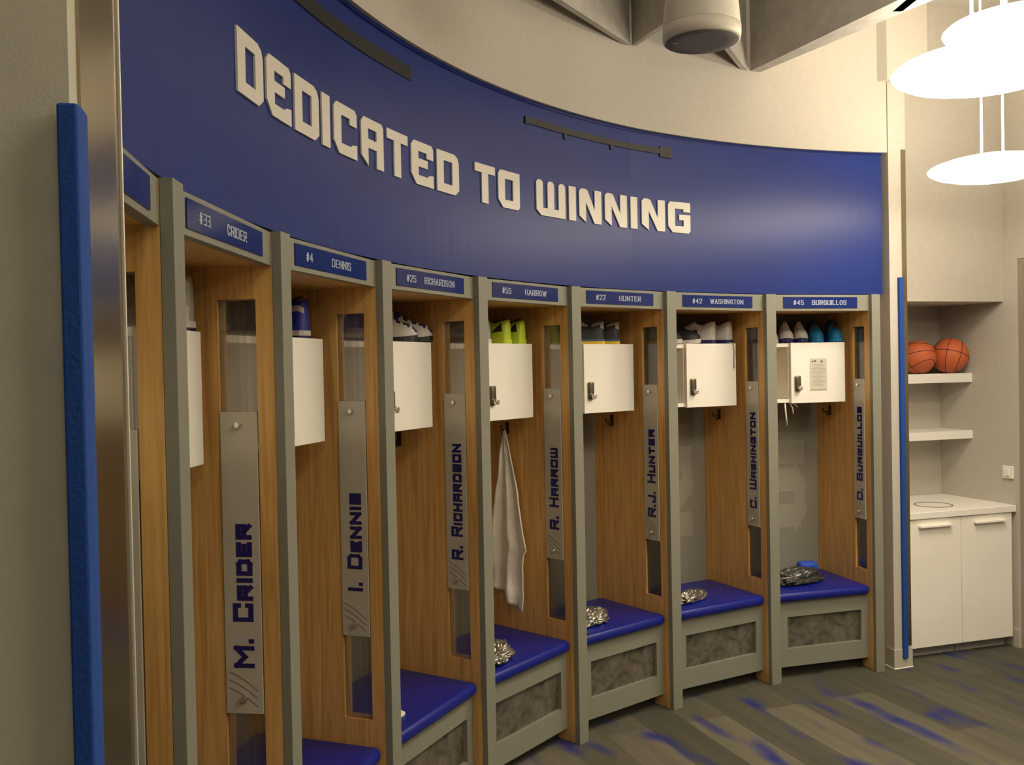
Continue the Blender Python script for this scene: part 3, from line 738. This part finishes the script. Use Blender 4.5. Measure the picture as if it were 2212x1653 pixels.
# hanging speaker
t = thing('hanging_speaker', 'white pendant loudspeaker with grey round grille under the ceiling', 'speaker', (.640, 3.08, 2.70))
MB().lathe([(.118, .0), (.124, .004), (.1265, .02), (.1265, .045)], seg=56).build('rim', M['speaker'], t, smooth=True)
MB().lathe([(.1245, .0455), (.1245, .05), (.120, .11), (.108, .19), (.088, .25), (.05, .28), (.02, .29)], seg=56).build('housing', M['speaker'], t, smooth=True)
MB().lathe([(.001, -.0022), (.08, -.0022), (.117, -.001), (.1175, -.0001)], seg=56).build('grille', M['grill'], t, smooth=True)
MB().cyl((0, 0, .28), (0, 0, CEIL-2.70), .008).build('rod', M['rod'], t)
MB().box(-.095, -.080, -.006, .0, -.0045, -.0023).build('badge', M['s_grey'], t)

# ---------------------------------------------------------------- towel in the fifth locker
def towel():
    b = MB(); NU, NV = 46, 60; ztop = 1.367
    def right(z):      # boundary s (nearer the room)
        k = [(1.367, .392), (1.30, .375), (1.2, .352), (1.05, .322), (.90, .290), (.83, .272), (.81, .290), (.75, .300), (.62, .306), (.53, .322), (.4, .325)]
        for (za, sa), (zb, sb) in zip(k, k[1:]):
            if zb <= z <= za: return sb+(sa-sb)*(z-zb)/(za-zb)
        return .325
    def left(z):
        k = [(1.367, .402), (1.25, .43), (1.1, .46), (.9, .492), (.7, .505), (.4, .50)]
        for (za, sa), (zb, sb) in zip(k, k[1:]):
            if zb <= z <= za: return sb+(sa-sb)*(z-zb)/(za-zb)
        return .5
    for j in range(NV+1):
        v = j/NV
        for i in range(NU+1):
            u = i/NU
            zb = .545 + .12*u**1.1                       # slanted hem, tip on the room side
            z = ztop + (zb-ztop)*v
            s = (right(z)*(1-u)+left(z)*u) - .035*min(1, v*3)
            amp = .004+.030*min(1, v*1.6)
            o = -.018 - .016*min(1, v*2) - amp*(.5+.5*math.sin(u*13+v*2.2+.7)) - .012*math.sin(u*27+v*5)*v*.5 - .004*noise.noise(Vector((u*7, v*9, 2)))
            o -= .012*math.exp(-((v-.93)/.05)**2)*math.sin(u*6)
            b.v.append(side_world(4, s, o, z))
    for j in range(NV):
        for i in range(NU):
            a = j*(NU+1)+i; b.f.append((a, a+1, a+NU+2, a+NU+1))
    o = b.build('towel', M['towel'], smooth=True)
    sd = o.modifiers.new('solid', 'SOLIDIFY'); sd.thickness = .007; sd.offset = 0
    tag(o, 'white towel hanging from a hook in the locker numbered 55', 'towel')
towel()

# ---------------------------------------------------------------- shoes
def shoe(i, x, y, ang, label, upper, sole, midsole=None, toe_up=0.0, L=.265, lace=None, patch=None, patch_kind=None, collar='s_black', so=.010, ws=1.0, group='pairs of sports shoes on top of the locker boxes', hh=1.0, kind='shoe', z=1.7530, zone=None):
    """x, y: heel position in locker axes; ang: heading of the toe in locker axes (degrees)"""
    f = FR[i]; px, py, _ = lpos(i, x, y, 0)
    t = thing(kind, label, 'shoe', (px, py, z), f['rz']+math.radians(ang), group)
    def hw(u):  # half width of outline
        pts = [(0, .017), (.04, .029), (.15, .033), (.4, .033), (.65, .042), (.8, .042), (.92, .033), (.98, .019), (1, .006)]
        for (a, wa), (b_, wb) in zip(pts, pts[1:]):
            if a <= u <= b_: return ws*(wa+(wb-wa)*(u-a)/(b_-a))
        return .006*ws
    # sole
    n = 22; us = [k/n for k in range(n+1)]
    def solz(u): return (.007*max(0, (u-.72)/.28)**2)
    def slab_(z0, z1, grow, nm, mm):
        b = MB()
        for u in us:
            w_ = hw(u)*grow
            for sy, zz in ((-w_, z0), (w_, z0), (w_, z1), (-w_, z1)): b.v.append((u*L, sy, zz+solz(u)))
        for k in range(n):
            for j in range(4):
                q = (j+1) % 4; b.f.append((4*k+j, 4*k+q, 4*k+4+q, 4*k+4+j))
        b.f.append((0, 1, 2, 3)); b.f.append(tuple(4*n+j for j in (3, 2, 1, 0)))
        return b.build(nm, mm, t, bevel=.002)
    if midsole:
        slab_(.0, so, 1.04, 'outsole', M[sole]); slab_(so+.0002, .027, 1.06, 'midsole', M[midsole]); zt = .0272
    else:
        slab_(.0, .022, 1.05, 'sole', M[sole]); zt = .0222
    # upper
    def top(u):
        pts = [(0, .085), (.05, .098), (.12, .094), (.25, .080), (.38, .090), (.5, .077), (.65, .056), (.8, .044), (.92, .034), (1, .012)]
        for (a, wa), (b_, wb) in zip(pts, pts[1:]):
            if a <= u <= b_: return (wa+(wb-wa)*(u-a)/(b_-a))*hh
        return .01
    b = MB(); K = 14; n2 = 30
    for k in range(n2+1):
        u = k/n2; w_ = hw(u); h_ = top(u)
        op = max(0.0, 1-abs((u-.20)/.19)**4) if .01 < u < .39 else 0.0
        for j in range(K+1):
            g = PI*j/K; cs, sn = math.cos(g), math.sin(g)
            pw = .62
            yy = w_*(abs(cs)**pw)*(1 if cs >= 0 else -1)*(1-.32*(sn**2)*(h_/.09))
            zz = h_*sn**.75
            if op > 0 and sn > .86: zz -= op*(sn-.86)/.14*.045
            b.v.append((.004+u*(L-.006), yy, zt+zz+solz(u)))
    for k in range(n2):
        for j in range(K):
            a = k*(K+1)+j; b.f.append((a, a+1, a+K+2, a+K+1))
    b.f.append(tuple(range(K+1))); b.f.append(tuple(n2*(K+1)+j for j in reversed(range(K+1))))
    up = b.build('upper', M[upper], t, smooth=True)
    if zone:
        zm, zf = zone; up.data.materials.append(M[zm])
        for p in up.data.polygons:
            if len(p.vertices) > 4: continue
            cx = sum(up.data.vertices[q].co.x for q in p.vertices)/4/L; cz = (sum(up.data.vertices[q].co.z for q in p.vertices)/4-zt)/max(.01, top(min(1, max(0, cx))))
            if zf(cx, cz): p.material_index = 1
    # collar lining
    b = MB()
    for k in range(11):
        u = .05+.31*k/10; w_ = hw(u)*.50*math.sin(PI*(k+.6)/11.2); zz = zt+top(u)-.005
        b.v += [(.004+u*(L-.006), -w_, zz), (.004+u*(L-.006), w_, zz)]
    for k in range(10): b.f.append((2*k, 2*k+1, 2*k+3, 2*k+2))
    co = b.build('collar_lining', M[collar], t, smooth=True); sd = co.modifiers.new('s', 'SOLIDIFY'); sd.thickness = .004
    # laces
    b = MB()
    for k in range(5):
        u = .42+.065*k; zz = zt+top(u)+.0005; w_ = hw(u)*.42
        b.tube([(u*L, -w_, zz-.006), (u*L+.004, -w_*.4, zz), (u*L+.004, w_*.4, zz), (u*L, w_, zz-.006)], .0022, 6)
    b.build('laces', M[lace or upper], t)
    if patch:
        for sy in (-1, 1):
            b = MB()
            def sidep(u, v):   # v 0..1 up the side
                g = v*PI*.36; w_ = hw(u); cs, sn = math.cos(g), math.sin(g)
                return (.004+u*(L-.006), sy*(w_*cs**.62*(1-.32*sn**2*(top(u)/.09))+.0016), zt+top(u)*sn**.75+solz(u))
            if patch_kind == 'triangle':
                cell = [(u, v) for u in (0,) for v in (0,)]
                for (ua, va), (ub, vb), (uc, vc) in (((.07, .22), (.27, .22), (.10, .64)),):
                    b.v += [sidep(ua, va), sidep(ub, vb), sidep(uc, vc)]; b.f.append((0, 1, 2))
            elif patch_kind == 'band':
                for k in range(13):
                    u = .05+.5*k/12; b.v += [sidep(u, .06), sidep(u, .42)]
                for k in range(12): b.f.append((2*k, 2*k+1, 2*k+3, 2*k+2))
            elif patch_kind == 'toe':
                for k in range(13):
                    u = .55+.40*k/12; b.v += [sidep(u, .02), sidep(u, .75)]
                for k in range(12): b.f.append((2*k, 2*k+1, 2*k+3, 2*k+2))
            elif patch_kind == 'stripe':
                for k in range(9):
                    u = .25+.35*k/8; b.v += [sidep(u, .15+.5*k/8), sidep(u, .35+.5*k/8)]
                for k in range(8): b.f.append((2*k, 2*k+1, 2*k+3, 2*k+2))
            po = b.build('side_patch', M[patch], t); sd = po.modifiers.new('s', 'SOLIDIFY'); sd.thickness = .0015; sd.offset = 0
    return t
low = lambda u, v: v < .45
toe = lambda u, v: (u > .50 and v < .80) or v < .30 or (u > .36 and abs(math.sin(u*26)) > .86)
tab = lambda u, v: .55 < v < .66 and u < .5
shoe(1, .603, .203, 90, 'grey striped shoe half hidden on the box of locker 33', 's_grey', 's_black', 's_white', hh=1.3, zone=('s_white', lambda u, v: .70 < v < .82 or .1 < v < .2))
shoe(2, .470, .235, 84, 'blue shoe with thick white sole, left of the pair in locker 4', 's_blue', 's_navy', 's_white', hh=1.2, zone=('s_white', lambda u, v: v < .14))
shoe(2, .570, .215, 84, 'blue shoe with thick white sole and white tab, right of the pair in locker 4', 's_blue', 's_navy', 's_white', hh=1.15, zone=('s_white', lambda u, v: v < .12 or tab(u, v)))
shoe(3, .420, .440, -62, 'navy and white shoe, left of the pair in locker 25', 's_navy', 's_black', hh=1.25, zone=('s_white', toe))
shoe(3, .535, .440, -62, 'navy and white shoe, right of the pair in locker 25', 's_navy', 's_black', hh=1.25, zone=('s_white', toe))
shoe(4, .340, .225, 88, 'grey-white shoe mostly hidden by the post in locker 55', 's_grey', 's_white', hh=1.0)
shoe(4, .470, .210, 98, 'lime green shoe with black triangle, left of the lime pair', 's_lime', 's_lime', patch='s_black', patch_kind='triangle', hh=1.0)
shoe(4, .570, .205, 98, 'lime green shoe with black triangle, right of the lime pair', 's_lime', 's_lime', patch='s_black', patch_kind='triangle', hh=1.0)
dark = lambda u, v: .12 < v < .80-.9*abs(u-.28) and u < .62
shoe(5, .420, .225, 140, 'grey shoe with yellow sole and blue midsole, left of its pair in locker 22', 's_grey', 's_yel', 's_steel', zone=('s_black', dark), so=.017)
shoe(5, .525, .225, 132, 'grey shoe with yellow sole and blue midsole, right of its pair in locker 22', 's_grey', 's_yel', 's_steel', zone=('s_black', dark), so=.017)
shoe(6, .112, .43, -52, 'black high shoe with white sole, left of the black pair', 's_black', 's_white', hh=1.15)
shoe(6, .235, .43, -52, 'black high shoe with white sole, right of the black pair', 's_black', 's_white', hh=1.15)
nv = lambda u, v: .35 < u < .60 and .25 < v < .6
shoe(6, .505, .225, 125, 'white shoe with navy sole, left of the white pair in locker 42', 's_white', 's_navy', hh=1.15, zone=('s_navy', nv))
shoe(6, .600, .210, 108, 'white shoe with navy sole, right of the white pair in locker 42', 's_white', 's_navy', hh=1.15, zone=('s_navy', nv))
gz = lambda u, v: .62 < u < .70 and v > .45
shoe(7, .275, .450, -116, 'pale shoe cut off by the post in locker 45', 's_white', 's_white', hh=.95, L=.25, ws=.9)
shoe(7, .370, .450, -116, 'off-white shoe, left of the middle pair in locker 45', 's_white', 's_navy', zone=('s_grey', gz), L=.25, ws=.9, hh=1.15)
shoe(7, .460, .450, -116, 'off-white shoe, right of the middle pair in locker 45', 's_white', 's_navy', zone=('s_grey', gz), L=.25, ws=.9, hh=1.15)
shoe(7, .549, .450, -114, 'bright blue shoe, left of the blue pair in locker 45', 's_cyan', 's_cyan', zone=('s_grey', gz), lace='s_black', L=.25, ws=.9, hh=1.2)
shoe(7, .628, .395, -110, 'bright blue shoe, right of the blue pair in locker 45', 's_cyan', 's_cyan', zone=('s_grey', gz), lace='s_black', L=.20, ws=.9, hh=1.2)

# ---------------------------------------------------------------- crumpled clothing on the seats
def crumple(i, x, y, rx, ry, rz, label, m, seed, name='crumpled_shirt', cat='clothing', z=SEAT_TOP, freq=16.0, rot=0.0, group=None):
    bm = bmesh.new(); bmesh.ops.create_icosphere(bm, subdivisions=5, radius=1.0)
    for v in bm.verts:
        p = v.co.copy()
        rr = 1+.35*noise.noise(Vector((p.x*1.7+seed, p.y*1.7, p.z*1.7)))
        ridg = 1-abs(noise.noise(Vector((p.x*3.2+seed, p.y*5.5, p.z*4)))*2)
        ridg2 = 1-abs(noise.noise(Vector((p.x*9+seed, p.y*12, p.z*9)))*2)
        k = rr*(.80+.20*ridg+.08*ridg2)
        q = Vector((p.x*rx*k, p.y*ry*k, max(p.z, -.25)*rz*(.55+.55*ridg)*1.0+.1*rz*ridg2))
        v.co = q
    zmin = min(v.co.z for v in bm.verts)
    for v in bm.verts: v.co.z -= zmin
    for f_ in bm.faces: f_.smooth = True
    me = bpy.data.meshes.new(name); bm.to_mesh(me); bm.free(); me.materials.append(m)
    o = bpy.data.objects.new(name, me); C.objects.link(o)
    o.location = lpos(i, x, y, z+.0005); o.rotation_euler = (0, 0, FR[i]['rz']+rot)
    return tag(o, label, cat, group)
crumple(4, .25, .165, .135, .075, .050, 'crumpled silver garment on the blue seat below the towel', M['foil'], 1.0, rot=.5)
crumple(5, .235, .185, .125, .070, .050, 'crumpled silver garment on the seat of locker 22', M['foil'], 5.0, rot=.2)
crumple(6, .262, .170, .130, .042, .040, 'rolled silvery garment on the seat of locker 42', M['foil'], 9.0, rot=.25)
crumple(6, .150, .255, .07, .035, .050, 'dark cloth tucked behind the silvery roll in locker 42', M['blackcloth'], 3.0)
shorts = crumple(7, .30, .235, .165, .080, .058, 'black shiny shorts with pale piping heaped on the rightmost seat', M['blackcloth'], 12.0, rot=.1, name='black_shorts')
b = MB().tube([lpos(7, .175, .175, .497), lpos(7, .24, .165, .503), lpos(7, .30, .175, .514), lpos(7, .345, .195, .520)], .004, 6)
po = b.build('pale_piping', M['s_white'], smooth=True); po.parent = shorts
po.matrix_parent_inverse = (Matrix.Translation(shorts.location) @ Matrix.Rotation(shorts.rotation_euler.z, 4, 'Z')).inverted()
b = MB(); b.box(-.055, .055, -.035, .035, 0, .062)
o = b.build('folded_blue_cap', M['bluecloth'], bevel=.02, seg=4); o.location = lpos(7, .49, .425, SEAT_TOP+.0006); o.rotation_euler = (0, 0, FR[7]['rz']-.15)
tag(o, 'bright blue folded cap behind the black shorts on the rightmost seat', 'cap')
o = MB().prism([(-.03, -.012), (.022, -.012), (.034, .012), (-.018, .012)], 0, .012).build('white_tag', M['shelfw'], bevel=.002)
o.location = lpos(3, .225, .120, SEAT_TOP+.0006); o.rotation_euler = (0, 0, FR[3]['rz']); tag(o, 'small white tag on the seat of locker 25', 'tag')

# lace hanging over the box door of locker 42, cords under the box of locker 45
c7 = FR[6]['c']; c8 = FR[7]['c']
b = MB().tube([lpos(6, c7-.072, .225, 1.7575), lpos(6, c7-.057, .197, 1.7585), lpos(6, c7-.048, .1895, 1.746), lpos(6, c7-.045, .189, 1.70), lpos(6, c7-.049, .189, 1.66), lpos(6, c7-.047, .189, 1.625)], .0028, 6)
tag(b.build('shoelace', M['s_grey'], smooth=True), 'grey shoelace dangling over the white door of locker 42', 'shoelace')
b = MB()
b.tube([lpos(7, .236, .222, 1.433), lpos(7, .240, .222, 1.38), lpos(7, .250, .226, 1.31)], .0045, 6)
b.tube([lpos(7, .264, .222, 1.433), lpos(7, .282, .222, 1.405), lpos(7, .286, .222, 1.372)], .0035, 6)
b.tube([lpos(7, .276, .222, 1.433), lpos(7, .314, .222, 1.41)], .003, 6)
tag(b.build('drawstring', M['towel'], smooth=True), 'white drawstring ends hanging under the white box of locker 45', 'drawstring')
# black mesh bag in the open cubby of locker 42
b = MB()
pts = [(.150, .232, 1.4540), (.240, .232, 1.4540), (.230, .32, 1.4540), (.135, .32, 1.4540)]
q = [(.145, .232, 1.545), (.165, .239, 1.54), (.163, .31, 1.54), (.140, .32, 1.555)]
b.quadbox([lpos(6, *p_) for p_ in pts] + [lpos(6, *p_) for p_ in q])
tag(b.build('mesh_bag', M['mesh_bag'], bevel=.008, seg=3), 'small black mesh bag in the open side of the box in locker 42', 'bag')

# notice taped to the rightmost box door
f7 = FR[7]; nx0, nx1, nz0, nz1 = .375, .479, 1.495, 1.668
nt_ = thing('paper_notice', 'printed paper notice taped on the rightmost white box door', 'notice', lpos(7, nx0, .1945, nz0), f7['rz'])
MB().box(0, nx1-nx0, -.0010, -.0002, 0, nz1-nz0).build('sheet', M['paper'], nt_)
b = MB(); Wn, Hn = nx1-nx0, nz1-nz0
for r_ in range(17):
    zz = Hn*.80 - r_*Hn*.041; ln = Wn*random.uniform(.35, .85); x = (Wn-ln)/2; end = x+ln
    while x < end:
        wl = random.uniform(.004, .012); b.box(x, min(end, x+wl), -.0016, -.0011, zz, zz+.0026); x += wl+.003
b.box(0.002, Wn-.002, -.0016, -.0011, .004, .007)
b.build('printed_lines', M['ink'], nt_)
b = MB(); b.box(.012, .020, -.0016, -.0011, Hn*.88, Hn*.93); b.box(.026, .038, -.0016, -.0011, Hn*.90, Hn*.945); b.prism([(.066, -.0016), (.078, -.0016), (.078, -.0011), (.066, -.0011)], Hn*.88, Hn*.915); b.box(.069, .075, -.0016, -.0011, Hn*.915, Hn*.95)
b.build('emblems', M['ink2'], nt_)
